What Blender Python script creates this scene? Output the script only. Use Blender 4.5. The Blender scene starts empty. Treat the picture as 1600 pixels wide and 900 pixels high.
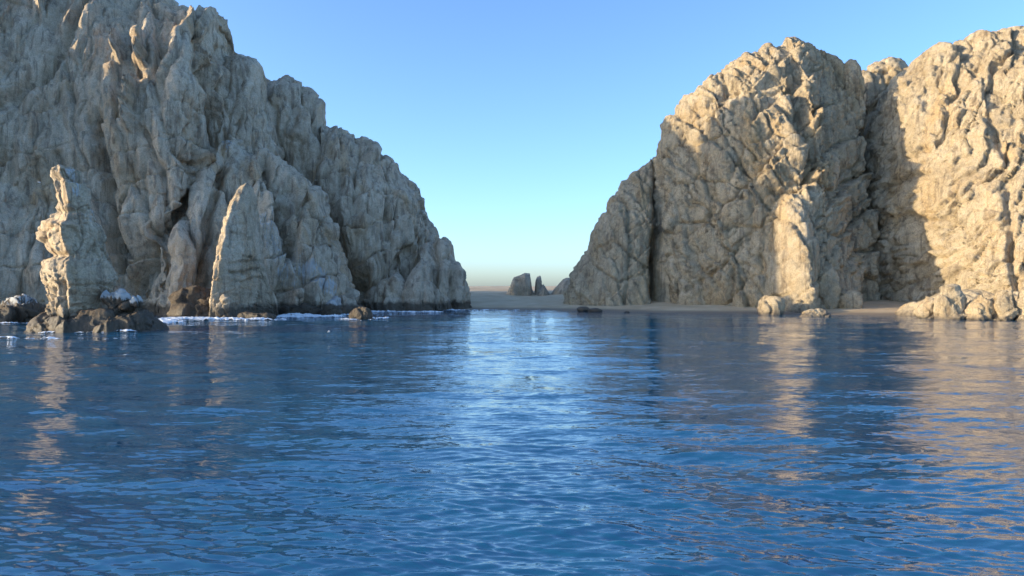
import bpy, bmesh, math, random
import numpy as np
random.seed(7)
R = math.radians
sc = bpy.context.scene
COL = sc.collection

# ------------------------------------------------------------------ camera, sky, sun, exposure
CAMH, F = 7.0, 1155.0                       # eye height, focal length in photo pixels (1600 wide)
cd = bpy.data.cameras.new("camera")
cam = bpy.data.objects.new("camera", cd); COL.objects.link(cam)
cam.location = (0, 0, CAMH); cam.rotation_euler = (R(90), 0, 0)
cd.sensor_width = 36.0; cd.lens = 36.0 * F / 1600.0
cd.clip_start = 0.5; cd.clip_end = 30000
sc.camera = cam

SUN_EL, SUN_A = 11.0, 0.15                  # elevation; sun comes from (-1, -SUN_A)
sx, sy = -1.0, -SUN_A
n_ = math.hypot(sx, sy)
sdir = np.array([sx / n_ * math.cos(R(SUN_EL)), sy / n_ * math.cos(R(SUN_EL)), math.sin(R(SUN_EL))])
world = bpy.data.worlds.new("World"); sc.world = world; world.use_nodes = True
wn, wl = world.node_tree.nodes, world.node_tree.links
bg = wn["Background"]
sky = wn.new("ShaderNodeTexSky"); sky.sky_type = 'NISHITA'; sky.sun_disc = False
sky.sun_elevation = R(SUN_EL); sky.sun_rotation = math.atan2(sdir[0], sdir[1]) % (2 * math.pi)
sky.air_density = 0.75; sky.dust_density = 1.1; sky.ozone_density = 3.5; sky.altitude = 0
wl.new(sky.outputs[0], bg.inputs[0]); bg.inputs[1].default_value = 0.15
sl = bpy.data.lights.new("sun", 'SUN'); sl.energy = 2.0; sl.angle = R(0.53); sl.color = (1.0, 0.82, 0.53)
so = bpy.data.objects.new("sun", sl); COL.objects.link(so)
from mathutils import Vector
so.rotation_euler = Vector(-sdir).to_track_quat('-Z', 'Y').to_euler()
sc.view_settings.view_transform = 'Standard'; sc.view_settings.look = 'None'
sc.view_settings.gamma = 1.0; sc.view_settings.use_curve_mapping = False
sc.view_settings.exposure = 1.58

RES = 0.36                                   # mesh spacing on the cliffs, metres

# ------------------------------------------------------------------ noise in numpy
_rng = np.random.default_rng(11)
PERM = _rng.permutation(256).astype(np.int32)
PERM = np.concatenate([PERM, PERM, PERM])
_g = _rng.normal(size=(256, 3)); GRAD = (_g / np.linalg.norm(_g, axis=1)[:, None]).astype(np.float32)
CELL = _rng.random((256, 3)).astype(np.float32)
CVAL = _rng.uniform(-1, 1, (256, 4)).astype(np.float32)

def hash3(i, j, k):
    return PERM[PERM[PERM[i & 255] + (j & 255)] + (k & 255)]

def perlin(p, seed=0):
    p = p.astype(np.float32) + np.float32(seed * 17.31)
    f = np.floor(p); i = f.astype(np.int32); r = p - f
    u = r * r * r * (r * (r * 6 - 15) + 10)
    out = 0
    for a in (0, 1):
        wa = u[:, 0] if a else 1 - u[:, 0]
        for b in (0, 1):
            wb = wa * (u[:, 1] if b else 1 - u[:, 1])
            for c in (0, 1):
                w = wb * (u[:, 2] if c else 1 - u[:, 2])
                g = GRAD[hash3(i[:, 0] + a, i[:, 1] + b, i[:, 2] + c)]
                out = out + w * (g[:, 0] * (r[:, 0] - a) + g[:, 1] * (r[:, 1] - b) + g[:, 2] * (r[:, 2] - c))
    return out * 1.6

def fbm(p, octs=3, seed=0, gain=0.5):
    s, a = 0, 1.0
    for o in range(octs):
        s = s + a * perlin(p * (2.03 ** o), seed + o * 3); a *= gain
    return s

def worley(p, seed=0):
    """F1, F2, id of nearest cell, offset to its point"""
    p = p.astype(np.float32) + np.float32(seed * 9.73)
    b = np.floor(p - 0.5).astype(np.int32)
    n = len(p); f1 = np.full(n, 9, np.float32); f2 = f1.copy()
    ids = np.zeros(n, np.int32); off = np.zeros((n, 3), np.float32)
    for a in (0, 1):
        for bb in (0, 1):
            for c in (0, 1):
                q = b + np.array([a, bb, c], np.int32)
                h = hash3(q[:, 0], q[:, 1], q[:, 2])
                d = q + 0.5 + (CELL[h] - 0.5) * 0.8 - p
                L = np.sqrt((d * d).sum(1))
                near = L < f1
                f2 = np.where(near, f1, np.minimum(f2, L))
                ids = np.where(near, h, ids); off[near] = d[near]
                f1 = np.where(near, L, f1)
    return f1, f2, ids, off

def rot(p, yaw=0., pitch=0., roll=0.):
    cy, sy_ = math.cos(R(yaw)), math.sin(R(yaw)); cp, sp = math.cos(R(pitch)), math.sin(R(pitch)); cr, sr = math.cos(R(roll)), math.sin(R(roll))
    Z = np.array([[cy, -sy_, 0], [sy_, cy, 0], [0, 0, 1]]); X = np.array([[1, 0, 0], [0, cp, -sp], [0, sp, cp]]); Y = np.array([[cr, 0, sr], [0, 1, 0], [-sr, 0, cr]])
    return p @ (Z @ X @ Y).T

# styles: how a kind of rock face is broken up (lengths in metres)
# flute: amplitude, width, vertical stretch, slant from vertical; block: step, size, stretch, crack depth, tilt of the joint set
STYLE = {
 'drapery': dict(big=(3.4, 24), warp=1.6, flute=[(4.0, 13.0, 8.0, 8), (2.0, 5.0, 10.0, -4), (0.9, 2.1, 10.0, 4)],
    joint=[(2.2, 12.0, (.95, .2, .25)), (1.3, 10.0, (-.42, .2, .88)), (0.9, 4.2, (.95, .3, -.12)), (0.5, 1.9, (.94, .3, .12))],
    block=[(0.9, 10.0, 3.0, 0.6, (20, 10, 12)), (0.3, 3.6, 4.0, 0.0, (70, 0, 8))], fine=0.08),
 'jointed': dict(big=(1.8, 20), warp=1.1, flute=[(0.5, 14.0, 2.6, -14)],
    joint=[(2.0, 11.0, (-.60, .2, .77)), (1.7, 9.0, (.93, .25, .22)), (0.9, 4.4, (-.68, .1, .72)), (0.8, 3.8, (.90, .2, .34)), (0.4, 1.7, (-.5, .3, .8)), (0.35, 1.5, (.85, .3, .4))],
    block=[(0.9, 11.0, 1.8, 1.6, (10, 20, 38)), (0.45, 4.6, 1.6, 0.3, (40, 0, 28))], fine=0.08),
 'slanted': dict(big=(2.0, 18), warp=1.1, flute=[(0.5, 9.0, 5.0, -34)],
    joint=[(1.2, 7.0, (.84, .2, -.52)), (1.0, 3.0, (.85, .1, -.50)), (0.55, 1.4, (.82, .2, -.55)), (0.6, 10.0, (-.40, .2, .90)), (0.45, 3.6, (.3, .2, .95))],
    block=[(0.7, 9.0, 2.4, 0.9, (0, 0, 34)), (0.35, 3.4, 2.2, 0.2, (30, 0, 30))], fine=0.10),
 'boulder': dict(big=(0.5, 4.5), warp=0.4, flute=[], joint=[(0.6, 3.4, (-.6, .3, .75)), (0.5, 2.6, (.8, .5, .3))],
    block=[(1.2, 4.2, 1.2, 0.1, (10, 20, 30)), (0.30, 1.6, 1.2, 0.0, (40, 0, 24))], fine=0.07),
 'stack':   dict(big=(0.9, 7), warp=1.2, flute=[(0.35, 2.2, 3.0, 8)], joint=[(0.7, 3.4, (-.5, .2, .85)), (0.5, 2.2, (.85, .3, .2)), (0.25, 1.0, (.1, .2, .97))],
    block=[(0.6, 3.6, 1.3, 0.4, (20, 20, 25)), (0.28, 1.5, 1.2, 0.15, (60, 10, 10))], fine=0.08),
}

def relief(P, style, k=1.0, seed=0):
    st = STYLE[style]; wa = st['warp']; ws = wa * 4.5
    W = P + np.stack([perlin(P / ws, seed + 41 + i) for i in (0, 2, 6)], 1) * wa * min(1, k)
    W = W + np.stack([perlin(P / (ws * 0.18), seed + 51 + i) for i in (0, 2, 6)], 1) * wa * 0.09
    d = st['big'][0] * fbm(P / st['big'][1], 2, seed + 1)
    for i, (amp, s, stretch, slant) in enumerate(st['flute']):
        q = W.copy(); q[:, 0] = q[:, 0] + q[:, 2] * math.tan(R(slant)); q[:, 2] /= stretch; q[:, 1] *= 0.35
        n = perlin(q / s, seed + 5 + i)
        m = np.clip(0.75 + 1.0 * perlin(P / (s * 4), seed + 60 + i), 0.08, 1.6)
        d = d + amp * m * (np.minimum(np.abs(n) * 2.8, 1.1) - 0.55)
    for i, (amp, s, nrm) in enumerate(st['joint']):        # parallel joints: slabs that step down one behind the other
        t = (W @ np.array(nrm)) / s + 0.55 * perlin(P / (s * 4.5), seed + 101 + i)
        fr = t - np.floor(t); step = np.floor(t).astype(np.int32)
        m = np.clip(0.7 + 1.5 * perlin(P / (s * 3.6), seed + 111 + i), 0.0, 1.8) * (0.6 + 0.8 * CELL[hash3(step, step * 0 + i, step * 0), 0])
        d = d + amp * m * (np.where(fr < 0.95, fr / 0.95, (1 - fr) / 0.05) - 0.5) - 0.45 * amp * m * np.exp(-((np.minimum(fr, 1 - fr)) / 0.04) ** 2)
    for i, (amp, s, stretch, crack, ang) in enumerate(st['block']):
        q = rot(W, *ang) / s; q[:, 2] /= stretch
        f1, f2, ids, off = worley(q, seed + 21 + i)
        v = CVAL[ids]
        m = np.clip(0.85 + 1.0 * perlin(P / (s * 3.5), seed + 80 + i), 0.05, 1.6)
        d = d + amp * m * (0.5 * v[:, 0] + 1.5 * (off * v[:, 1:4]).sum(1))
        e = f2 - f1
        d = d - crack * m * np.exp(-(e / 0.05) ** 2)
    d = d + st['fine'] * fbm(P / 0.8, 2, seed + 31)
    return (d * k).astype(np.float64)

# ------------------------------------------------------------------ materials
def new_mat(name):
    m = bpy.data.materials.new(name); m.use_nodes = True
    nt = m.node_tree; return m, nt.nodes, nt.links, nt.nodes["Principled BSDF"]

def ramp(nodes, stops):
    r = nodes.new("ShaderNodeValToRGB"); e = r.color_ramp.elements
    while len(e) < len(stops): e.new(0.5)
    for el, (p, c) in zip(e, stops): el.position = p; el.color = (*c, 1)
    return r

def rock_material(name, c_dark, c_mid, c_light, c_stain, stain_at=0.60, tide=2.2, tide_col=(0.10, 0.078, 0.055), facet_tilt=0.2, bump=0.8, jlines=(((0, 0.15, 0.3), 0.30, 0.8), ((0, -0.1, -0.3), 0.75, 0.4), ((0, 1.2, 0.2), 0.22, 0.5))):
    m, N, L, B = new_mat(name)
    geo = N.new("ShaderNodeNewGeometry")
    def noise(scale, detail=6, rough=0.6, vec=None, dist=0.0):
        t = N.new("ShaderNodeTexNoise"); t.inputs["Scale"].default_value = scale; t.inputs["Detail"].default_value = detail
        t.inputs["Roughness"].default_value = rough; t.inputs["Distortion"].default_value = dist
        L.new(vec or geo.outputs["Position"], t.inputs["Vector"]); return t
    def mapping(s):
        k = N.new("ShaderNodeMapping"); k.inputs["Scale"].default_value = s; L.new(geo.outputs["Position"], k.inputs[0]); return k.outputs[0]
    def mix(fac, a, b, typ='MIX'):
        x = N.new("ShaderNodeMix"); x.data_type = 'RGBA'; x.blend_type = typ
        if isinstance(fac, float): x.inputs[0].default_value = fac
        else: L.new(fac, x.inputs[0])
        for s, v in ((x.inputs[6], a), (x.inputs[7], b)):
            if isinstance(v, tuple): s.default_value = (*v, 1)
            else: L.new(v, s)
        return x.outputs[2]
    n1 = noise(0.09, 10, 0.68, dist=0.8)
    r1 = ramp(N, [(0.30, c_dark), (0.47, c_mid), (0.66, c_light)]); L.new(n1.outputs[0], r1.inputs[0])
    n2 = noise(1.0, 6, 0.6, mapping((0.10, 0.10, 0.035)), 0.8)          # run-down stains
    r2 = ramp(N, [(stain_at - 0.06, (0, 0, 0)), (stain_at + 0.10, (0.85,) * 3)]); L.new(n2.outputs[0], r2.inputs[0])
    c = mix(r2.outputs[0], r1.outputs[0], c_stain)
    n3 = noise(3.2, 5, 0.7)
    r3 = ramp(N, [(0.30, (0.70,) * 3), (0.62, (1.18,) * 3)]); L.new(n3.outputs[0], r3.inputs[0])
    c = mix(1.0, c, r3.outputs[0], 'MULTIPLY')
    n5 = noise(1.0, 5, 0.65, mapping((0.7, 0.7, 0.05)), 0.4)            # dark weather streaks
    r5 = ramp(N, [(0.37, (0.60, 0.59, 0.60)), (0.49, (1, 1, 1))]); L.new(n5.outputs[0], r5.inputs[0])
    c = mix(1.0, c, r5.outputs[0], 'MULTIPLY')
    at = N.new("ShaderNodeAttribute"); at.attribute_name = "guano"
    n6 = noise(1.0, 5, 0.7, mapping((1.6, 1.6, 0.14)))
    ma = N.new("ShaderNodeMath"); ma.operation = 'MULTIPLY_ADD'; L.new(n6.outputs[0], ma.inputs[0]); ma.inputs[1].default_value = 1.3; ma.inputs[2].default_value = -0.65
    mb = N.new("ShaderNodeMath"); mb.operation = 'ADD'; L.new(ma.outputs[0], mb.inputs[0]); L.new(at.outputs["Fac"], mb.inputs[1])
    r6 = ramp(N, [(0.45, (0, 0, 0)), (0.62, (1, 1, 1))]); L.new(mb.outputs[0], r6.inputs[0])
    mm = N.new("ShaderNodeMath"); mm.operation = 'MULTIPLY'; L.new(r6.outputs[0], mm.inputs[0])
    gt = N.new("ShaderNodeMath"); gt.operation = 'GREATER_THAN'; L.new(at.outputs["Fac"], gt.inputs[0]); gt.inputs[1].default_value = 0.02
    L.new(gt.outputs[0], mm.inputs[1])
    c = mix(mm.outputs[0], c, (0.52, 0.52, 0.50))
    # wet, weed-dark tidal zone
    sx_ = N.new("ShaderNodeSeparateXYZ"); L.new(geo.outputs["Position"], sx_.inputs[0])
    n7 = noise(0.35, 4, 0.6)
    mz = N.new("ShaderNodeMath"); mz.operation = 'MULTIPLY_ADD'; L.new(n7.outputs[0], mz.inputs[0]); mz.inputs[1].default_value = -4.0; L.new(sx_.outputs[2], mz.inputs[2])
    mr = N.new("ShaderNodeMapRange"); L.new(mz.outputs[0], mr.inputs[0]); mr.inputs[1].default_value = tide - 2.6; mr.inputs[2].default_value = tide - 1.4
    mr.inputs[3].default_value = 0.92; mr.inputs[4].default_value = 0.0
    c = mix(mr.outputs[0], c, tide_col)
    L.new(c, B.inputs["Base Color"])
    rr = N.new("ShaderNodeMapRange"); L.new(mr.outputs[0], rr.inputs[0]); rr.inputs[3].default_value = 0.92; rr.inputs[4].default_value = 0.45
    L.new(rr.outputs[0], B.inputs["Roughness"]); B.inputs["Specular IOR Level"].default_value = 0.25
    hsum = None
    for sc3, sc_, wgt in (((1, 1, 0.35), 0.40, 0.40), ((1, 1, 0.45), 1.0, 0.30), ((1, 1, 0.6), 2.4, 0.16)):     # small fractured facets
        k = N.new("ShaderNodeMapping"); k.inputs["Scale"].default_value = sc3; k.inputs["Rotation"].default_value = (0.2, facet_tilt, 0.3)
        nd = noise(sc_ * 1.3, 2, 0.5); ad = N.new("ShaderNodeVectorMath"); ad.operation = 'MULTIPLY_ADD'
        L.new(nd.outputs["Color"], ad.inputs[0]); ad.inputs[1].default_value = (0.7 / sc_,) * 3; L.new(geo.outputs["Position"], ad.inputs[2])
        L.new(ad.outputs[0], k.inputs[0])
        vo = N.new("ShaderNodeTexVoronoi"); vo.inputs["Scale"].default_value = sc_; L.new(k.outputs[0], vo.inputs["Vector"])
        sp_ = N.new("ShaderNodeSeparateColor"); L.new(vo.outputs["Color"], sp_.inputs[0])
        mu = N.new("ShaderNodeMath"); mu.operation = 'MULTIPLY_ADD'; L.new(sp_.outputs[0], mu.inputs[0]); mu.inputs[1].default_value = wgt
        if hsum is None: mu.inputs[2].default_value = 0.0
        else: L.new(hsum, mu.inputs[2])
        m2 = N.new("ShaderNodeMath"); m2.operation = 'MULTIPLY_ADD'; L.new(vo.outputs["Distance"], m2.inputs[0]); m2.inputs[1].default_value = -wgt * 0.12; L.new(mu.outputs[0], m2.inputs[2])
        hsum = m2.outputs[0]
    for rot_, sc_, wgt in jlines:                           # fine parallel fractures
        k = N.new("ShaderNodeMapping"); k.inputs["Rotation"].default_value = rot_; L.new(geo.outputs["Position"], k.inputs[0])
        wv = N.new("ShaderNodeTexWave"); wv.wave_type = 'BANDS'; wv.bands_direction = 'X'; wv.wave_profile = 'SAW'
        wv.inputs["Scale"].default_value = sc_; wv.inputs["Distortion"].default_value = 5.0; wv.inputs["Detail"].default_value = 3.0; wv.inputs["Detail Scale"].default_value = 0.45
        L.new(k.outputs[0], wv.inputs["Vector"])
        mk = noise(sc_ * 0.8, 2, 0.5); mq = N.new("ShaderNodeMapRange"); L.new(mk.outputs[0], mq.inputs[0]); mq.inputs[1].default_value = 0.40; mq.inputs[2].default_value = 0.60; mq.inputs[4].default_value = wgt
        m3 = N.new("ShaderNodeMath"); m3.operation = 'MULTIPLY_ADD'; L.new(wv.outputs["Fac"], m3.inputs[0]); L.new(mq.outputs[0], m3.inputs[1]); L.new(hsum, m3.inputs[2]); hsum = m3.outputs[0]
    nb = noise(3.0, 8, 0.75)
    mf = N.new("ShaderNodeMath"); mf.operation = 'MULTIPLY_ADD'; L.new(nb.outputs[0], mf.inputs[0]); mf.inputs[1].default_value = 0.4; L.new(hsum, mf.inputs[2])
    bp = N.new("ShaderNodeBump"); bp.inputs["Strength"].default_value = bump; bp.inputs["Distance"].default_value = 0.7
    L.new(mf.outputs[0], bp.inputs["Height"]); L.new(bp.outputs[0], B.inputs["Normal"])
    return m

M_LEFT = rock_material("granite_grey", (0.40, 0.315, 0.22), (0.55, 0.44, 0.315), (0.66, 0.545, 0.40), (0.54, 0.37, 0.215), 0.58, 2.8)
M_STACK = rock_material("granite_stack", (0.35, 0.275, 0.185), (0.49, 0.39, 0.27), (0.62, 0.51, 0.37), (0.50, 0.33, 0.18), 0.58, 3.0)
M_RIGHT = rock_material("granite_tan", (0.36, 0.275, 0.175), (0.49, 0.385, 0.25), (0.60, 0.485, 0.33), (0.55, 0.38, 0.20), 0.58, 0.8, (0.16, 0.13, 0.10), 0.55, 1.0, (((0, -0.55, 0.2), 0.30, 0.8), ((0, 0.9, 0.2), 0.22, 0.7), ((0, -0.6, -0.2), 0.8, 0.4)))
M_DARK = rock_material("wet_rock", (0.07, 0.054, 0.039), (0.12, 0.093, 0.067), (0.19, 0.15, 0.11), (0.16, 0.10, 0.06), 0.60, 2.4)

# ------------------------------------------------------------------ mesh builders
def grid_normals(G):
    du = np.gradient(G, axis=0); dv = np.gradient(G, axis=1)
    n = np.cross(du, dv); n /= np.maximum(np.linalg.norm(n, axis=2, keepdims=True), 1e-9); return n

def to_px(P):
    y = np.maximum(P[:, 1], 1.0)
    return 800 + P[:, 0] / y * F, 450 - (P[:, 2] - CAMH) / y * F

def seg_dist(px, py, line):
    d = np.full(len(px), 1e9)
    for (x0, y0), (x1, y1) in zip(line[:-1], line[1:]):
        vx, vy = x1 - x0, y1 - y0; L2 = vx * vx + vy * vy + 1e-9
        t = np.clip(((px - x0) * vx + (py - y0) * vy) / L2, 0, 1)
        d = np.minimum(d, np.hypot(px - x0 - t * vx, py - y0 - t * vy))
    return d

def link_mesh(name, V, Fq, mat, parent=None, guano=None, smooth=False):
    me = bpy.data.meshes.new(name)
    V = np.ascontiguousarray(V, np.float32); Fq = np.ascontiguousarray(Fq, np.int32)
    me.vertices.add(len(V)); me.vertices.foreach_set("co", V.ravel())
    me.loops.add(Fq.size); me.loops.foreach_set("vertex_index", Fq.ravel())
    me.polygons.add(len(Fq)); me.polygons.foreach_set("loop_start", np.arange(0, Fq.size, Fq.shape[1], dtype=np.int32))
    me.update(calc_edges=True)
    if smooth: me.polygons.foreach_set("use_smooth", np.ones(len(Fq), bool))
    if guano is not None:
        a = me.attributes.new("guano", 'FLOAT', 'POINT'); a.data.foreach_set("value", guano.astype(np.float32))
    me.materials.append(mat)
    o = bpy.data.objects.new(name, me); COL.objects.link(o)
    if parent is not None: o.parent = parent
    return o

def quads(nu, nv, wrap=False):
    u = np.arange(nu if wrap else nu - 1)[:, None]; v = np.arange(nv - 1)[None, :]
    u2 = (u + 1) % nu
    return np.stack([u * nv + v, u2 * nv + v, u2 * nv + v + 1, u * nv + v + 1], -1).reshape(-1, 4)

def tag(o, label=None, cat=None, group=None, kind=None):
    if label: o["label"] = label
    if cat: o["category"] = cat
    if group: o["group"] = group
    if kind: o["kind"] = kind
    return o

def thing(name, loc, label, cat, group=None):
    o = bpy.data.objects.new(name, None); COL.objects.link(o); o.location = loc
    return tag(o, label, cat, group)

def settle(o, parent):
    """keep the mesh where it stands while its parent sits at the thing's base"""
    o.parent = parent; o.matrix_parent_inverse.identity(); o.location = -Vector(parent.location)

def resample(pts, step):
    pts = np.array(pts, float); dd = np.diff(pts[:, :2], axis=0) * np.array([1.0, 0.55]); d = np.r_[0, np.cumsum(np.linalg.norm(dd, axis=1))]
    n = max(8, int(d[-1] / step)); s = np.linspace(0, d[-1], n)
    return np.stack([np.interp(s, d, pts[:, i]) for i in range(pts.shape[1])], 1)

def mass(name, outline, front, mat, parent=None, style='drapery', k=1.0, p=1.45, back=22., seed=0, carve=(), res=None, base=-3.0, foot=0.55, guano=(), jag=1.0, sm=5.0, flakes=()):
    """A rock mass: skyline points (photo px, photo py, metres away) and where its foot stands;
    it is built in metres, with a front that leans back to the crest and a back of its own."""
    res = res or RES
    O = np.array(outline, float)
    X = (O[:, 0] - 800) / F * O[:, 2]; Z = CAMH + (450 - O[:, 1]) / F * O[:, 2]
    fr = np.array(front, float)
    Yf = np.interp(O[:, 0], fr[:, 0], fr[:, 1])
    S = resample(np.stack([X, Z, O[:, 2], Yf], 1), res)
    X, Z, Yc, Yf = S.T
    # skyline roughness
    q = np.stack([X, Z, Yc * 0 + seed], 1)
    Z = Z + jag * (0.9 * fbm(q / 5.0, 3, seed + 90, 0.6)); X = X + jag * 0.6 * fbm(q / 4.0, 2, seed + 95)
    # light smoothing of depth so that the face has no steps
    def smooth(a, w):
        kk = np.ones(w) / w; return np.convolve(np.pad(a, (w // 2, w - 1 - w // 2), 'edge'), kk, 'valid')
    w = max(3, int(sm / res)); Yf = smooth(Yf, w); Yc = smooth(Yc, w)
    H = np.maximum(Z - base, 0.3); Hm = H.max()
    depth = (Yc - Yf) * (H / Hm) ** foot
    Lp = Hm * 1.1
    nf = max(10, int(Lp / res)); nb = max(6, int(nf * 0.22))
    th = np.linspace(0, math.pi / 2, 400)
    yy = 1 - np.cos(th) ** (2 / p); zz = np.sin(th) ** (2 / p)
    dm = (Yc - Yf).max(); s = np.r_[0, np.cumsum(np.hypot(np.diff(yy) * dm, np.diff(zz) * Hm))]
    t = np.linspace(0, s[-1], nf); fy = np.interp(t, s, yy); fz = np.interp(t, s, zz)
    tb = np.linspace(0, math.pi / 2, nb + 1)[1:]
    by = np.sin(tb); bz = np.cos(tb)
    G = np.empty((len(X), nf + nb, 3))
    G[:, :, 0] = X[:, None]
    G[:, :nf, 1] = (Yc - depth)[:, None] + depth[:, None] * fy
    G[:, :nf, 2] = base + H[:, None] * fz
    G[:, nf:, 1] = Yc[:, None] + (back * (H / Hm) ** foot)[:, None] * by
    G[:, nf:, 2] = base + H[:, None] * bz
    Nn = grid_normals(G)
    w2 = max(1, int(1.5 / res))
    for _ in range(2):                                    # soften normals near the crest
        Nn[:, 1:-1] = Nn[:, 1:-1] * 0.5 + 0.25 * (Nn[:, 2:] + Nn[:, :-2])
        Nn[1:-1] = Nn[1:-1] * 0.5 + 0.25 * (Nn[2:] + Nn[:-2])
    if Nn[len(X) // 2, nf // 2, 1] > 0: Nn = -Nn
    Pv = G.reshape(-1, 3); nv = Nn.reshape(-1, 3).copy()
    d = relief(Pv, style, k, seed)
    row = np.tile(np.r_[(nf - 1 - np.arange(nf)) * (Lp / nf), np.arange(nb) * 3.0], len(X))
    d = d * (0.45 + 0.55 * np.clip(row / 9.0, 0, 1))       # the skyline keeps its line
    px, py = to_px(Pv)
    front_mask = (np.tile(np.arange(nf + nb), len(X)) < nf)
    for line, wd, dp in carve:
        dist = seg_dist(px + 4 * perlin(Pv / 6., seed + 3), py + 4 * perlin(Pv / 6., seed + 4), line)
        d = d - dp * np.exp(-(dist / wd) ** 2) * front_mask
    for x0, x1, y0, y1, hh in flakes:                     # broken edges that stand proud and look left
        t = (py - y0) / (y1 - y0) + 0.10 * perlin(Pv / 3., seed + 7)
        mid = (x0 + x1) / 2 + (x1 - x0) * 0.35 * (perlin(np.stack([py * 0 + seed, py / 14., py * 0 + x0], 1), 3))
        u = (px - mid) / (x1 - x0) + 0.5 + 0.05 * perlin(Pv / 2., seed + 8)
        ramp_ = np.where(u < 1, np.clip(u, 0, 1), np.clip(1 - (u - 1) / 0.22, 0, 1))
        d = d + hh * ramp_ * np.clip(np.sin(np.clip(t, 0, 1) * math.pi) * 1.7, 0, 1) * front_mask
    V = Pv + nv * d[:, None]
    g = np.zeros(len(V))
    for line, wd, val in guano:
        g = np.maximum(g, val * np.clip(1.6 - seg_dist(px, py, line) / wd, 0, 1) * front_mask)
    Fq = quads(len(X), nf + nb)
    o = link_mesh(name, V, Fq, mat, guano=g)
    if parent is not None: settle(o, parent)
    return o

def stack(name, rings, mat, parent=None, style='stack', k=1.0, seed=0, res=0.16, ridge=0.0, depth=0.9, carve=(), guano=(), base=-2.5, dark_below=None):
    """A free-standing pillar from level sections: (photo py, left px, right px, metres away)."""
    Rg = np.array(rings, float)
    z = CAMH + (450 - Rg[:, 0]) / F * Rg[:, 3]
    xl = (Rg[:, 1] - 800) / F * Rg[:, 3]; xr = (Rg[:, 2] - 800) / F * Rg[:, 3]
    o_ = np.argsort(z); z, xl, xr, yc = z[o_], xl[o_], xr[o_], Rg[o_, 3]
    nz = int((z[-1] - base) / res) + 2
    zz = np.linspace(base, z[-1], nz)
    xl, xr, yc = (np.interp(zz, z, a) for a in (xl, xr, yc))
    wmax = (xr - xl).max(); na = max(24, int(wmax * 3.0 / res))
    a = np.linspace(0, 2 * math.pi, na, endpoint=False)
    ca, sa = np.cos(a), np.sin(a)
    rx = np.sign(ca) * np.abs(ca) ** 0.9
    tri = np.where(ca < 0.3, (ca + 1) / 1.3, (1 - ca) / 0.7) ** 0.85                # a blunt arete towards the sea
    ry = np.where(sa < 0, -(tri * ridge + np.abs(sa) * (1 - ridge)), sa)
    G = np.empty((na, nz, 3)); hw = (xr - xl) / 2; cx = (xl + xr) / 2
    hd = np.maximum(hw, wmax * 0.18) * depth
    top = np.clip((zz[-1] - zz) / (wmax * 0.10), 0, 1) ** 0.5       # close the top
    G[:, :, 0] = cx + rx[:, None] * hw * np.maximum(top, 0.02)
    G[:, :, 1] = yc + ry[:, None] * hd * np.maximum(top, 0.02)
    G[:, :, 2] = zz
    Nn = np.empty_like(G); Nn[:, :, 0] = (ca / 1.0)[:, None]; Nn[:, :, 1] = sa[:, None]; Nn[:, :, 2] = 0.15
    Nn /= np.linalg.norm(Nn, axis=2, keepdims=True)
    Pv = G.reshape(-1, 3); nv = Nn.reshape(-1, 3)
    d = relief(Pv, style, k, seed)
    px, py = to_px(Pv); fm = np.repeat(sa < 0.3, nz)
    for line, wd, dp in carve:
        d = d - dp * np.exp(-(seg_dist(px, py, line) / wd) ** 2) * fm
    d *= np.tile(np.maximum(top, 0.25), na)
    V = Pv + nv * d[:, None]
    g = np.zeros(len(V))
    for line, wd, val in guano:
        g = np.maximum(g, val * np.clip(1.6 - seg_dist(px, py, line) / wd, 0, 1))
    o = link_mesh(name, V, quads(na, nz, True), mat, guano=g)
    if parent is not None: settle(o, parent)
    return o

def boulder(name, px0, px1, py0, py1, Y, mat, label=None, group=None, seed=0, depth=0.9, sub=5, k=None, guano=0.0, cat="boulder", parent=None, flat=1.0, lean=0.0, peak=0.0, shear=0.0):
    """an uneven boulder filling the given width and height at its distance"""
    bm = bmesh.new(); bmesh.ops.create_icosphere(bm, subdivisions=sub, radius=1.0)
    V = np.array([v.co[:] for v in bm.verts]); Fq = np.array([[v.index for v in f.verts] for f in bm.faces]); bm.free()
    w = (px1 - px0) / F * Y; zt = CAMH + (450 - py0) / F * Y; zb = CAMH + (450 - py1) / F * Y
    c = np.array([((px0 + px1) / 2 - 800) / F * Y, Y, 0.0]); h = zt - zb
    S = np.sign(V) * np.abs(V) ** 0.85
    q = S * np.array([w / 2, w / 2 * depth, h * 0.62]); q[:, 2] += h * 0.38
    if peak: 
        f = np.clip(q[:, 2] / h, 0, 1); q[:, 0] *= 1 - peak * f; q[:, 1] *= 1 - peak * f
    q[:, 0] += lean * q[:, 2]; q[:, 1] -= shear * q[:, 0]
    Pn = q + c + seed * 7.7
    d = relief(Pn, 'boulder', k or min(1.0, min(w, h) / 5.0), seed)
    q = q + V * d[:, None]
    g = guano * np.clip((q[:, 2] / h - 0.25) * 1.6, 0, 1)
    o = link_mesh(name, q, Fq, mat, guano=g)
    o.location = (c[0], c[1], zb)
    if label: tag(o, label, cat, group)
    return o

# ------------------------------------------------------------------ sea
def wave_set(n, seed, lo, hi, amp, main, spread):
    r = np.random.default_rng(seed); out = []
    for i in range(n):
        L = lo * (hi / lo) ** ((i + r.random()) / n)
        a = main + r.normal(0, spread)
        out.append((2 * math.pi / L, a, amp * L ** 1.0 * r.uniform(0.6, 1.3), r.uniform(0, 2 * math.pi), L))
    return out
WAVES = wave_set(16, 3, 6.0, 30.0, 0.0020, R(-97), 0.3) + wave_set(30, 4, 1.3, 6.0, 0.0030, R(-100), 0.32) + wave_set(44, 5, 0.20, 0.8, 0.0068, R(-95), 0.32)

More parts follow.
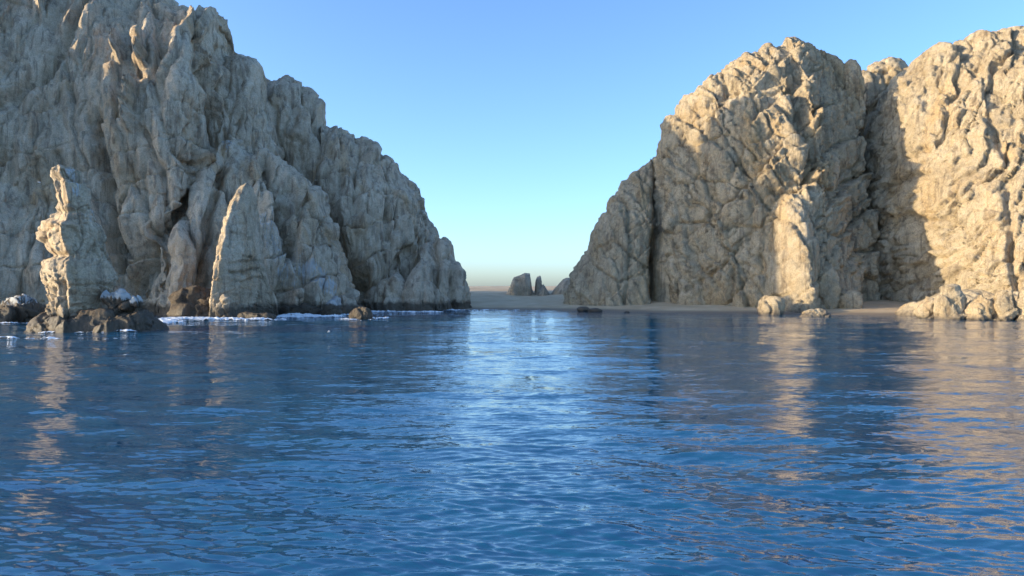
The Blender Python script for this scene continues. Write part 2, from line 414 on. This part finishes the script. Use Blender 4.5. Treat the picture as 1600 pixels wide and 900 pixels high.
def sea_height(x, y, cell):
    z = np.zeros_like(x)
    gust = 0.75 + 0.5 * np.sin(x * 0.045 + 1.3 * np.sin(y * 0.03)) * np.sin(y * 0.06 + 0.7)
    for k_, a, A, ph, L in WAVES:
        f = np.clip((L / np.maximum(cell, 1e-6) - 2.2) / 2.5, 0, 1)
        if f.max() <= 0: continue
        s = np.sin(k_ * (x * math.cos(a) + y * math.sin(a)) + ph + 0.35 * np.sin(0.11 * x + 0.17 * y + L))
        z += f * A * (s + 0.42 * (s * s - 0.5)) * (gust if L < 6 else 1)
    return z

def build_sea():
    d1 = np.linspace(R(-54), R(54), 660); d0 = np.linspace(R(-180), R(-54), 40)[:-1]; d2 = np.linspace(R(54), R(180), 40)[1:-1]
    az = np.r_[d0, d1, d2]
    # ranges spaced evenly as seen from a boat deck, then out to the horizon
    ang = np.linspace(math.atan(CAMH / 12.0), math.atan(CAMH / 260.0), 560)
    rr = np.r_[2.0, 5.0, 8.5, CAMH / np.tan(ang), 300, 400, 600, 1000, 2000, 5000, 12000]
    A, Rr = np.meshgrid(az, rr, indexing='ij')
    x = Rr * np.sin(A); y = Rr * np.cos(A)
    cell = np.maximum(np.gradient(Rr, axis=1), Rr * np.gradient(A, axis=0))
    cell = np.where(Rr > 290, 1e3, cell)
    cell = cell * (1 + 60 * np.clip((np.abs(A) - R(46)) / R(8), 0, 1) ** 2)      # ripples fade out towards the coarse part
    cell = np.where(np.gradient(A, axis=0) > 0.02, 1e3, cell)
    z = sea_height(x, y, cell)
    V = np.stack([x, y, z], -1).reshape(-1, 3)
    Fq = quads(len(az), len(rr), True)[:, ::-1]
    m, N, L, B = new_mat("sea_water")
    B.inputs["Base Color"].default_value = (0.004, 0.090, 0.172, 1)
    B.inputs["Roughness"].default_value = 0.04; B.inputs["IOR"].default_value = 2.2
    geo = N.new("ShaderNodeNewGeometry")
    def nz(scale, sc3, detail):
        k = N.new("ShaderNodeMapping"); k.inputs["Scale"].default_value = sc3; k.inputs["Rotation"].default_value = (0, 0, 0.1); L.new(geo.outputs["Position"], k.inputs[0])
        t = N.new("ShaderNodeTexNoise"); t.inputs["Scale"].default_value = scale; t.inputs["Detail"].default_value = detail; t.inputs["Roughness"].default_value = 0.55
        L.new(k.outputs[0], t.inputs["Vector"]); return t
    acc = None
    for t, sl_ in ((nz(9.0, (0.3, 1.0, 1.0), 2), (0.12, 0.40, 0)), (nz(0.9, (0.25, 1.0, 1.0), 2), (0.12, 0.48, 0)), (nz(3.6, (0.28, 1.0, 1.0), 4), (0.15, 0.62, 0))):
        v1 = N.new("ShaderNodeVectorMath"); v1.operation = 'SUBTRACT'; L.new(t.outputs["Color"], v1.inputs[0]); v1.inputs[1].default_value = (0.5, 0.5, 0.5)
        v2 = N.new("ShaderNodeVectorMath"); v2.operation = 'MULTIPLY'; L.new(v1.outputs[0], v2.inputs[0]); v2.inputs[1].default_value = sl_
        if acc is None: acc = v2.outputs[0]
        else:
            v3 = N.new("ShaderNodeVectorMath"); v3.operation = 'ADD'; L.new(acc, v3.inputs[0]); L.new(v2.outputs[0], v3.inputs[1]); acc = v3.outputs[0]
    pt = nz(0.035, (0.6, 1.0, 1.0), 4); pr = N.new("ShaderNodeMapRange"); L.new(pt.outputs[0], pr.inputs[0]); pr.inputs[1].default_value = 0.35; pr.inputs[2].default_value = 0.65; pr.inputs[3].default_value = 0.6; pr.inputs[4].default_value = 1.35
    vs_ = N.new("ShaderNodeVectorMath"); vs_.operation = 'SCALE'; L.new(acc, vs_.inputs[0]); L.new(pr.outputs[0], vs_.inputs["Scale"])   # wind patches
    v4 = N.new("ShaderNodeVectorMath"); v4.operation = 'ADD'; L.new(geo.outputs["Normal"], v4.inputs[0]); L.new(vs_.outputs[0], v4.inputs[1])
    v5 = N.new("ShaderNodeVectorMath"); v5.operation = 'NORMALIZE'; L.new(v4.outputs[0], v5.inputs[0]); L.new(v5.outputs[0], B.inputs["Normal"])
    o = link_mesh("sea", V, Fq, m, smooth=True)
    tag(o, "rippled deep blue sea filling the foreground", "sea", kind="structure")
build_sea()

# ------------------------------------------------------------------ beach
def beach_height(x, y):
    shore = np.interp(x, [-60, -20, 0, 12, 30, 45, 78, 100, 140], [236, 233, 233, 230, 219, 204, 194, 186, 178])
    u = y - shore
    z = np.interp(u, [-40, -6, 0, 10, 60, 105, 135, 180, 260, 330, 420, 700], [-4, -0.6, 0.02, 1.3, 5.0, 6.8, 6.6, 6.6, 8.1, 8.2, 5.0, -3.0])
    return z
def build_beach():
    xs = np.linspace(-170, 190, 200); ys = np.r_[np.linspace(170, 330, 180), np.linspace(332, 960, 80)]
    X, Y = np.meshgrid(xs, ys, indexing='ij')
    Z = beach_height(X, Y)
    P3 = np.stack([X, Y, Z * 0], -1).reshape(-1, 3)
    n = (0.35 * fbm(P3 / 18., 3, 2) + 0.06 * fbm(P3 / 1.7, 2, 8)).reshape(X.shape)
    Z = Z + n * np.clip((Z + 0.3) / 1.5, 0, 1)
    m, N, L, B = new_mat("sand")
    geo = N.new("ShaderNodeNewGeometry")
    t = N.new("ShaderNodeTexNoise"); t.inputs["Scale"].default_value = 0.15; t.inputs["Detail"].default_value = 8; L.new(geo.outputs["Position"], t.inputs["Vector"])
    r = ramp(N, [(0.35, (0.50, 0.355, 0.205)), (0.65, (0.62, 0.46, 0.28))]); L.new(t.outputs[0], r.inputs[0])
    s3 = N.new("ShaderNodeSeparateXYZ"); L.new(geo.outputs["Position"], s3.inputs[0])
    mr = N.new("ShaderNodeMapRange"); L.new(s3.outputs[2], mr.inputs[0]); mr.inputs[1].default_value = 0.35; mr.inputs[2].default_value = 0.9; mr.inputs[3].default_value = 0.9; mr.inputs[4].default_value = 0
    mx = N.new("ShaderNodeMix"); mx.data_type = 'RGBA'; L.new(mr.outputs[0], mx.inputs[0]); L.new(r.outputs[0], mx.inputs[6]); mx.inputs[7].default_value = (0.20, 0.155, 0.11, 1)
    L.new(mx.outputs[2], B.inputs["Base Color"]); B.inputs["Roughness"].default_value = 0.9
    o = link_mesh("beach", np.stack([X, Y, Z], -1).reshape(-1, 3), quads(len(xs), len(ys)), m, smooth=True)
    tag(o, "sandy beach in the gap between the two headlands", "beach", kind="structure")
build_beach()

# ------------------------------------------------------------------ left headland
LH = thing("headland_cliff", (-70, 205, 0), "tall grey shaded headland of fluted rock filling the left side", "cliff")
lf = [(-260, 215), (-150, 198), (-60, 184), (0, 181), (200, 191), (350, 187), (500, 212), (640, 228)]
mass("main_wall", [(-270, 484, 232), (-262, 200, 235), (-240, 0, 237), (-180, -100, 238), (-60, -95, 235), (60, -75, 238), (150, -40, 238), (225, -12, 234), (250, -6, 231), (272, 2, 229), (292, 7, 229), (318, 4, 229), (335, 12, 229), (345, 32, 229), (348, 60, 230), (352, 80, 233), (362, 95, 238), (400, 128, 240), (430, 230, 241), (470, 330, 241), (520, 420, 240), (560, 484, 238)],
     lf, M_LEFT, LH, 'drapery', 0.85, 1.75, 45, 1, res=0.38,
     carve=[([(112, 55), (70, 105), (28, 150), (0, 168)], 9, 3.0), ([(305, 50), (312, 110), (330, 165), (348, 212)], 11, 8.0), ([(150, 190), (160, 260), (172, 340), (175, 440)], 12, 7.0), ([(140, 0), (120, 45)], 6, 2.0), ([(218, -2), (250, 14), (285, 30)], 5, 3.0), ([(326, 275), (290, 330), (240, 390), (205, 450)], 15, 8.0), ([(230, 210), (262, 300), (255, 400)], 7, 3.5), ([(85, 240), (95, 340), (90, 460)], 8, 3.5), ([(22, 330), (25, 460)], 3, 1.5), ([(185, 300), (184, 380)], 3, 1.6)],
     flakes=[(172, 190, 44, 100, 5), (200, 224, 52, 110, 6.5), (194, 212, 122, 214, 6.5), (286, 312, 238, 302, 8), (50, 66, -24, 26, 5)])
mass("bulge", [(-110, 484, 194), (-90, 350, 196), (-50, 270, 199), (0, 246, 202), (40, 254, 203), (70, 262, 203), (105, 280, 203), (135, 305, 203), (152, 335, 203), (160, 365, 203), (168, 410, 202), (175, 484, 200)],
     [(-110, 182), (0, 176), (160, 187)], M_LEFT, LH, 'drapery', 0.85, 1.5, 25, 2)
mass("wall_column", [(318, 330, 228), (332, 190, 232), (338, 130, 234), (346, 100, 235), (358, 90, 236), (378, 92, 236), (390, 97, 236), (399, 100, 236), (402, 125, 236), (408, 180, 236), (416, 240, 235), (428, 300, 233), (440, 400, 230), (445, 484, 228)],
     [(318, 216), (370, 213), (445, 221)], M_LEFT, LH, 'drapery', 0.8, 1.6, 25, 3)
mass("rock_tower", [(380, 484, 260), (392, 300, 260), (399, 160, 260), (404, 130, 260), (412, 123, 260), (428, 124, 260), (444, 126, 260), (452, 120, 260), (462, 127, 260), (478, 134, 260), (492, 144, 260), (501, 157, 260), (506, 178, 260), (507, 200, 260), (512, 260, 260), (524, 340, 260), (545, 484, 258)],
     [(380, 240), (450, 236), (545, 242)], M_LEFT, LH, 'drapery', 0.8, 1.9, 25, 4, res=0.45, carve=[([(433, 170), (432, 235)], 4, 2.5), ([(455, 215), (470, 225)], 4, 2.0), ([(410, 230), (420, 290)], 8, 3)])
mass("shoulder", [(440, 484, 258), (470, 340, 258), (498, 215, 258), (507, 203, 258), (522, 204, 258), (538, 209, 258), (552, 217, 258), (566, 218, 257), (578, 226, 257), (592, 238, 257), (602, 246, 256), (612, 260, 256), (626, 270, 255), (634, 278, 255), (642, 293, 254), (649, 314, 253), (653, 333, 260), (661, 336, 260), (662, 355, 251), (672, 372, 250), (682, 400, 248), (695, 440, 246), (708, 486, 244)],
     [(440, 220), (520, 221), (620, 222), (710, 232)], M_LEFT, LH, 'drapery', 0.9, 1.6, 30, 5,
     carve=[([(492, 225), (478, 265), (500, 335), (530, 400), (565, 450)], 17, 9.0), ([(640, 390), (615, 430)], 7, 3.5), ([(560, 240), (556, 330)], 8, 3.0), ([(600, 300), (610, 380)], 6, 2.6)])
mass("spur", [(636, 488, 244), (650, 430, 245), (662, 388, 245), (672, 378, 245), (682, 376, 245), (692, 371, 245), (699, 377, 245), (705, 396, 245), (714, 410, 244), (721, 424, 244), (726, 450, 243), (731, 470, 242), (740, 486, 240)],
     [(636, 226), (690, 226), (740, 231)], M_LEFT, LH, 'drapery', 0.62, 1.7, 18, 6, carve=[([(703, 400), (706, 440), (712, 480)], 3, 2.0), ([(676, 385), (684, 430), (690, 480)], 4, 2.2)])
mass("spur_foot", [(560, 490, 228), (575, 455, 229), (600, 440, 230), (622, 428, 231), (640, 445, 231), (652, 415, 232), (662, 402, 232), (672, 410, 232), (676, 440, 232), (690, 450, 232), (700, 470, 231), (712, 490, 230)],
     [(560, 219), (640, 220), (712, 226)], M_LEFT, LH, 'drapery', 0.5, 1.8, 12, 16)
mass("buttress", [(196, 490, 196), (226, 452, 200), (252, 415, 204), (280, 372, 208), (306, 322, 212), (322, 272, 215), (334, 244, 216), (341, 222, 217), (352, 217, 217), (364, 218, 217), (371, 228, 217), (380, 240, 217), (393, 246, 217), (404, 243, 217), (412, 232, 218), (422, 232, 218), (436, 246, 218), (456, 266, 219), (474, 284, 220), (487, 297, 220), (500, 328, 220), (511, 362, 219), (520, 394, 218), (528, 430, 216), (534, 462, 213), (545, 490, 208)],
     [(196, 192), (280, 186), (345, 181), (430, 188), (500, 195), (545, 199)], M_LEFT, LH, 'drapery', 0.85, 1.25, 25, 7,
     carve=[([(352, 240), (330, 330), (318, 440)], 7, 4.5), ([(412, 250), (436, 330), (468, 430), (480, 485)], 7, 4.0), ([(460, 320), (470, 345)], 3, 1.5)],
     guano=[([(420, 350), (440, 395), (462, 430)], 26, 0.45), ([(478, 420), (505, 455)], 14, 0.55), ([(352, 220), (362, 226)], 8, 0.5)])
mass("shade_promontory", [(-560, 484, 178), (-540, 100, 180), (-480, -110, 186), (-400, -190, 188), (-320, -215, 188), (-270, -205, 188), (-235, -150, 188), (-205, -40, 187), (-185, 120, 185), (-165, 300, 182), (-140, 484, 178)],
     [(-560, 171), (-400, 162), (-250, 159), (-140, 167)], M_LEFT, LH, 'drapery', 0.45, 1.5, 4, 24, res=1.0)  # unseen rock off to the left, added and shaped to shade the domed crag

# the blade-like spire at the foot of the buttress
SP = mass("rock_spire", [(333, 497, 177), (339, 470, 178), (342, 430, 179), (345, 400, 179.5), (352, 368, 180), (361, 332, 180), (370, 302, 180), (377, 289, 180), (386, 284, 180), (393, 292, 180), (397, 330, 180), (404, 380, 180), (416, 430, 180), (428, 470, 179), (436, 497, 178)],
     [(333, 179), (350, 171), (367, 162), (372, 162), (405, 171), (436, 178.5)], M_STACK, None, 'stack', 0.38, 1.5, 8, 8, res=0.26, sm=1.0, foot=0.8,
     carve=[([(358, 412), (385, 406), (420, 410)], 2.0, 0.6), ([(362, 425), (395, 421), (425, 424)], 2.5, 0.7), ([(370, 441), (400, 434), (428, 438)], 2.0, 0.5)])
tag(SP, "pointed blade of rock with golden sunlit left edge below the buttress", "rock spire")

# ------------------------------------------------------------------ sea stack standing off the left shore
YS = 123.0
SS = thing("sea_stack", (-72, YS, 0), "lone craggy rock pillar with white top rising from the water", "sea stack")
stack("pillar", [(257, 90, 98, YS), (262, 87, 112, YS), (268, 87, 120, YS), (275, 87, 124, YS), (290, 89, 128, YS), (305, 91, 131, YS), (318, 93, 134, YS), (328, 85, 137, YS), (345, 79, 146, YS), (353, 68, 151, YS), (358, 63, 153, YS), (375, 64, 155, YS), (392, 71, 160, YS), (400, 73, 164, YS), (410, 66, 168, YS), (425, 65, 173, YS), (436, 66, 175, YS), (448, 74, 170, YS), (462, 76, 164, YS), (478, 72, 160, YS), (495, 64, 160, YS), (516, 58, 165, YS), (540, 55, 170, YS)],
      M_STACK, SS, 'stack', 0.6, 3, 0.15, ridge=0.75, depth=1.05,
      carve=[([(60, 345), (118, 352), (130, 372)], 4, -0.8), ([(70, 398), (110, 398)], 5, 1.0), ([(75, 330), (130, 330)], 4, 0.7), ([(100, 440), (104, 500)], 3, 0.9), ([(86, 450), (84, 500)], 3, 0.7)],
      guano=[([(108, 264), (120, 300)], 9, 0.5), ([(94, 262), (98, 280)], 5, 0.35), ([(140, 330), (146, 345)], 5, 0.45)])
mass("rock_ledge", [(52, 520, 120), (58, 500, 120.5), (75, 490, 121), (110, 490, 121), (150, 486, 122), (175, 484, 122), (200, 484, 122), (222, 486, 122), (230, 496, 121), (236, 520, 120)],
     [(52, 117), (100, 115), (200, 116), (236, 117)], M_DARK, SS, 'boulder', 0.9, 2.2, 8, 31, res=0.15, base=-2.0, jag=0.4)
boulder("boulder", 160, 206, 455, 488, 121, M_DARK, "white guano-covered boulder on the dark ledge beside the sea stack", None, 5, 0.8, guano=0.8, k=1.3)
boulder("boulder", 206, 224, 464, 488, 120.5, M_DARK, "small pointed guano-capped boulder at the right end of the dark ledge", None, 6, 0.8, guano=0.8, k=0.8, peak=0.6)

# dark rocks along the left shore
SH = "dark wave-washed rocks along the left shore"
boulder("shore_rock", -30, 30, 478, 508, 150, M_DARK, "dark low shore rock at the left picture edge", SH, 11, 0.8, cat="rock")
boulder("shore_rock", 18, 62, 464, 506, 152, M_DARK, "dark shore rock with a white patch left of the sea stack", SH, 12, 0.8, cat="rock", guano=0.55)
boulder("shore_rock", 266, 342, 450, 500, 170, M_DARK, "big square dark rock left of the golden spire", SH, 13, 0.5, cat="rock")
boulder("shore_rock", 332, 366, 460, 502, 163, M_STACK, "sunlit wedge of rock at the foot of the golden spire", SH, 14, 0.5, cat="rock", peak=0.6)
boulder("shore_rock", 372, 434, 486, 501, 163, M_DARK, "flat dark slab in the surf under the golden spire", SH, 15, 0.4, cat="rock")
boulder("shore_rock", 498, 540, 470, 494, 186, M_DARK, "black rock capped with white in front of the shaded cliff", SH, 16, 0.7, cat="rock", guano=0.7, peak=0.35)
boulder("shore_rock", 545, 584, 478, 500, 166, M_DARK, "low black rock awash, nearest to the middle of the picture", SH, 17, 0.7, cat="rock", peak=0.3)
boulder("shore_rock", 436, 500, 476, 496, 188, M_DARK, "dark rock shelf at the foot of the front buttress", SH, 18, 0.4, cat="rock")

# ------------------------------------------------------------------ far rocks on the beach between the headlands
FR = "far rocks standing on the beach"
mass_far = lambda nm, ol, Yd, lab, sd: tag(mass(nm, [(a, b, Yd) for a, b in ol], [(0, Yd - 7), (1600, Yd - 7)], M_LEFT, None, 'stack', 0.22, 2.4, 5, sd, res=0.25, base=2.5, jag=0.15, sm=1.0), lab, "rock", FR)
mass_far("beach_rock", [(789, 462), (795, 452), (800, 438), (803, 433), (812, 430), (820, 426), (828, 427), (830, 440), (831, 450), (836, 462)], 290, "large blocky rock on the beach between the headlands", 51)
mass_far("beach_rock", [(834.5, 464), (836, 450), (837, 437), (839, 432), (844, 430), (845.5, 433), (845, 445), (845.5, 452), (847, 464)], 294, "thin upright finger of rock on the beach", 52)
mass_far("beach_rock", [(830, 464), (838, 456), (845, 448), (849, 444), (854, 452), (862, 464)], 288, "small pointed rock leaning at the foot of the finger rock", 53)
mass_far("beach_rock", [(858, 464), (866, 452), (873, 444), (879, 437), (886, 434), (900, 436), (908, 464)], 285, "sloping wedge of rock beside the right headland's foot", 54)

# ------------------------------------------------------------------ right: domed crag
DC = thing("domed_crag", (60, 215, 0), "big domed crag, shaded on its left and sunlit near its top", "cliff")
mass("side_lobe", [(872, 488, 246), (882, 468, 247), (889, 448, 247), (892, 426, 248), (904, 406, 248), (915, 388, 248), (922, 374, 248), (928, 360, 248), (940, 337, 248), (948, 314, 248), (959, 297, 248), (974, 281, 248), (990, 266, 248), (1004, 255, 248), (1018, 247, 248), (1030, 252, 248), (1042, 300, 247), (1052, 400, 246), (1058, 488, 244)],
     [(872, 230), (940, 225), (1058, 232)], M_RIGHT, DC, 'jointed', 0.75, 1.7, 25, 9, carve=[([(980, 320), (985, 400), (975, 470)], 4, 1.6), ([(1030, 245), (1032, 330), (1029, 420), (1032, 488)], 9, 10.0)])
mass("main_dome", [(1014, 490, 238), (1020, 400, 239), (1024, 300, 240), (1027, 246, 240), (1040, 216, 240), (1054, 187, 240), (1066, 166, 240), (1076, 157, 240), (1086, 144, 240), (1095, 126, 240), (1106, 117, 240), (1128, 112, 240), (1138, 98, 240), (1158, 88, 240), (1178, 82, 240), (1198, 69, 240), (1212, 73, 240), (1226, 70, 240), (1228, 58, 240), (1243, 55, 240), (1258, 61, 240), (1276, 72, 240), (1296, 82, 240), (1308, 92, 240), (1317, 108, 240), (1325, 122, 240), (1331, 150, 240), (1333, 190, 239), (1330, 240, 238), (1324, 300, 236), (1310, 380, 233), (1300, 490, 230)],
     [(1014, 228), (1050, 219), (1090, 211), (1150, 204), (1205, 200), (1245, 206), (1300, 222)], M_RIGHT, DC, 'jointed', 1.0, 1.5, 30, 10,
     carve=[([(1026, 250), (1029, 330), (1026, 420), (1031, 486)], 7, 8.0), ([(1160, 385), (1110, 430), (1075, 455)], 4, 1.8), ([(1145, 420), (1140, 486)], 5, 2.4), ([(1090, 350), (1125, 320), (1165, 310)], 3.5, 1.4), ([(1115, 180), (1150, 240), (1175, 300), (1170, 380)], 4, 1.6), ([(1185, 400), (1200, 440), (1205, 486)], 5, 2.2), ([(1240, 130), (1260, 200), (1270, 290)], 6, 2.5), ([(1290, 110), (1295, 200)], 4, 1.6), ([(1205, 300), (1250, 300)], 4, 2.0)])
mass("rock_pillar", [(1176, 490, 212), (1184, 430, 213), (1190, 370, 214), (1198, 332, 214), (1210, 312, 214), (1222, 303, 214), (1236, 302, 214), (1247, 312, 214), (1254, 335, 214), (1258, 380, 214), (1262, 430, 213), (1268, 490, 212)],
     [(1176, 206), (1205, 199), (1235, 195), (1268, 206)], M_RIGHT, DC, 'jointed', 0.42, 1.9, 14, 12, carve=[([(1205, 340), (1200, 390)], 3, 1.4), ([(1180, 470), (1230, 460)], 3, 1.4)])
mass("knob", [(1310, 140, 238), (1314, 112, 238), (1319, 99, 238), (1326, 93, 238), (1335, 94, 238), (1341, 104, 238), (1339, 118, 238), (1344, 140, 238)],
     [(1310, 233), (1344, 233)], M_RIGHT, DC, 'stack', 0.5, 2.4, 6, 13, base=62, jag=0.3, res=0.25)

RC = mass("gully_crag", [(1290, 490, 262), (1318, 200, 262), (1336, 122, 262), (1346, 110, 262), (1352, 112, 262), (1356, 99, 262), (1374, 97, 262), (1384, 93, 262), (1398, 95, 262), (1411, 104, 262), (1418, 120, 262), (1450, 200, 262), (1480, 490, 260)],
     [(1290, 246), (1480, 246)], M_RIGHT, None, 'jointed', 0.8, 2.2, 20, 14, res=0.6)
tag(RC, "shaded flat-topped crag at the back of the gully between the right-hand cliffs", "cliff")

# ------------------------------------------------------------------ right: sunlit cliff
SC = thing("sunlit_cliff", (120, 200, 0), "broad golden sunlit cliff at the right edge", "cliff")
mass("main_face", [(1262, 490, 240), (1282, 430, 241), (1304, 360, 242), (1322, 300, 242), (1336, 250, 241), (1352, 205, 239), (1372, 175, 236), (1392, 142, 234), (1404, 116, 234), (1420, 102, 234), (1428, 92, 234), (1446, 80, 233), (1468, 68, 232), (1482, 69, 231), (1500, 62, 230), (1530, 52, 228), (1560, 48, 226), (1584, 43, 225), (1602, 45, 224), (1650, 36, 222), (1720, 40, 220), (1800, 90, 216), (1890, 250, 212), (1950, 490, 206)],
     [(1262, 236), (1320, 224), (1365, 203), (1400, 191), (1430, 184), (1500, 177), (1600, 170), (1760, 163), (1950, 175)], M_RIGHT, SC, 'slanted', 1.0, 1.3, 40, 15,
     carve=[([(1360, 470), (1400, 450), (1450, 425), (1500, 400)], 3, 1.6), ([(1355, 300), (1400, 285), (1450, 265)], 3, 1.4), ([(1575, 300), (1580, 400), (1590, 470)], 5, 2.4), ([(1545, 180), (1570, 240)], 8, 2.4)])
mass("foot_ledge", [(1405, 494, 186), (1422, 478, 187), (1440, 466, 188), (1465, 462, 188), (1490, 456, 188), (1520, 452, 187), (1545, 462, 186), (1580, 455, 184), (1620, 460, 182), (1680, 494, 176)],
     [(1405, 180), (1500, 176), (1680, 165)], M_RIGHT, SC, 'jointed', 0.5, 2.0, 14, 18, base=-2)

RB = "boulders at the foot of the right-hand cliffs"
boulder("boulder", 1266, 1313, 418, 480, 205, M_RIGHT, "big rounded boulder at the mouth of the gully", RB, 61, 0.9, k=0.6)
boulder("boulder", 1308, 1346, 452, 482, 203, M_RIGHT, "smaller shaded boulder just right of the big rounded one", RB, 62, 0.9, k=0.6)
boulder("boulder", 1186, 1226, 462, 490, 194, M_RIGHT, "rounded block under the sunlit front pillar", RB, 63, 0.8, k=0.6)
boulder("boulder", 1466, 1512, 452, 499, 167, M_RIGHT, "tall sunlit block standing at the water's edge", RB, 64, 0.7, k=0.6)
boulder("boulder", 1430, 1466, 470, 496, 172, M_RIGHT, "small sunlit boulder left of the tall block", RB, 65, 0.8, k=0.6)
boulder("boulder", 1510, 1552, 468, 500, 165, M_RIGHT, "sunlit boulder just right of the tall block", RB, 66, 0.8, k=0.6)
boulder("boulder", 1550, 1592, 452, 500, 163, M_RIGHT, "upright orange-tinted boulder at the water near the right edge", RB, 67, 0.7, k=0.6, peak=0.3)
boulder("boulder", 1588, 1640, 440, 502, 161, M_RIGHT, "sunlit boulder cut by the right picture edge", RB, 68, 0.7, k=0.6, peak=0.2)
boulder("boulder", 1245, 1298, 483, 496, 183, M_RIGHT, "pale flat pointed rock lying at the waterline", RB, 69, 0.35, peak=0.5, lean=0.5)
boulder("boulder", 899, 921, 479, 486.5, 222, M_LEFT, "dark low rock on the sand by the shaded crag", RB, 70, 0.8)
boulder("boulder", 919, 941, 482, 488, 217, M_DARK, "second dark low rock on the sand by the shaded crag", RB, 71, 0.8)
boulder("boulder", 975, 984, 486, 490, 212, M_DARK, "single small dark stone on the wet sand", RB, 72, 0.8, sub=4)

# ------------------------------------------------------------------ surf
def build_foam():
    m, N, L, B = new_mat("foam"); B.inputs["Base Color"].default_value = (0.80, 0.82, 0.83, 1); B.inputs["Roughness"].default_value = 0.8
    res = 0.17; V, Fc = [], []
    zones = [  # photo px range, metres away range, density
        (-20, 62, 144, 153, .50), (48, 240, 114, 119, .50), (222, 300, 140, 172, .72), (262, 350, 156, 169, .80), (335, 440, 156, 168, .76), (425, 545, 172, 192, .68), (520, 620, 160, 172, .50), (560, 700, 205, 226, .45), (660, 760, 226, 233, .55), (735, 905, 230.3, 233.2, .5), (940, 1300, 196, 206, .0), (-60, 120, 100, 103, .42), (120, 300, 101, 104, .36)]
    base = 0
    for x0, x1, y0, y1, den in zones:
        if den <= 0: continue
        ym = (y0 + y1) / 2
        xs = np.arange((x0 - 800) / F * ym, (x1 - 800) / F * ym, res); ys = np.arange(y0, y1, res)
        X, Y = np.meshgrid(xs, ys, indexing='ij'); P3 = np.stack([X.ravel(), Y.ravel(), X.ravel() * 0], 1)
        edge = np.minimum(np.minimum((X - xs[0]), (xs[-1] - X)) / 3.0, np.minimum((Y - y0), (y1 - Y)) / ((y1 - y0) * 0.35)).clip(0, 1).ravel()
        q = P3 * np.array([0.5, 1.0, 1.0])
        n = 0.8 * fbm(q / 2.6, 2, 77, 0.6) + 0.75 * (0.42 - 1.6 * np.abs(fbm(q / 0.9, 2, 79, 0.6))) + (den - 0.62) * 1.9 - (1 - edge) * 0.9 + 0.35
        h = np.clip(n, 0, 1) * 0.45 + 0.02 + np.clip(n, 0, 1) * 0.25 * perlin(P3 / 0.5, 9)
        zs = sea_height(P3[:, 0], P3[:, 1], np.full(len(P3), 0.35)) + h
        V.append(np.stack([P3[:, 0], P3[:, 1], zs], 1))
        q4 = quads(len(xs), len(ys)); keep = (n[q4] > 0).all(1)
        Fc.append(q4[keep] + base); base += len(P3)
    V = np.concatenate(V); Fq = np.concatenate(Fc)
    used = np.unique(Fq); mp = np.full(len(V), -1); mp[used] = np.arange(len(used))
    o = link_mesh("sea_foam", V[used], mp[Fq], m, smooth=True)
    tag(o, "white surf washing round the left shore rocks", "foam", kind="stuff")
build_foam()

# ------------------------------------------------------------------ gulls
def gull(px, py, Y, span, yaw, label, flap):
    loc = Vector(((px - 800) / F * Y, Y, CAMH + (450 - py) / F * Y))
    t = thing("gull", loc, label, "gull", "white gulls in flight"); t.rotation_euler = (0, 0, R(yaw))
    mw, N, L, B = new_mat("gull_white"); B.inputs["Base Color"].default_value = (0.8, 0.8, 0.8, 1)
    mg, N, L, B = new_mat("gull_grey"); B.inputs["Base Color"].default_value = (0.45, 0.46, 0.48, 1)
    s = span / 1.3
    def tube(name, stations, mat, seg=10):
        vs, fs = [], []
        for (x, z, r, rz) in stations:
            for k in range(seg):
                a = 2 * math.pi * k / seg; vs.append((x * s, r * math.cos(a) * s, (z + rz * math.sin(a)) * s))
        for i in range(len(stations) - 1):
            for k in range(seg):
                fs.append((i * seg + k, (i + 1) * seg + k, (i + 1) * seg + (k + 1) % seg, i * seg + (k + 1) % seg))
        o = link_mesh(name, np.array(vs), np.array(fs), mat, t, smooth=True); return o
    tube("body", [(-.30, .02, .004, .004), (-.24, .02, .07, .012), (-.14, .01, .05, .045), (0, 0, .075, .07), (.10, .01, .065, .06), (.17, .03, .042, .042), (.21, .04, .045, .045), (.25, .035, .03, .03), (.27, .03, .008, .008)], mw)
    tube("beak", [(.262, .03, .014, .014), (.30, .026, .010, .012), (.325, .018, .002, .002)], mg, 8)
    for sd in (-1, 1):
        vs, fs = [], []
        st = [(0.04, .02, .07, .12), (.22, .12 * flap, .09, .10), (.40, .17 * flap, .05, .11), (.56, .12 * flap, -.03, .08), (.66, .05 * flap, -.10, .01)]
        for (y, z, xf, ch) in st:
            for (dx, dz) in ((0, 0), (-.35, .018), (-1, 0), (-.35, -.006)): vs.append(((xf + dx * ch * 1.5) * s, sd * y * s, (z + dz) * s))
        for i in range(len(st) - 1):
            for k in range(4): fs.append((i * 4 + k, i * 4 + (k + 1) % 4, (i + 1) * 4 + (k + 1) % 4, (i + 1) * 4 + k))
        link_mesh("wing", np.array(vs), np.array(fs), mg, t, smooth=True)
gull(61, 285, 118, 1.1, 20, "white gull flying in front of the shaded cliff, left of the sea stack", 1.2)
gull(514, 519, 100, 1.0, 200, "white gull skimming low over the blue water", 1.6)
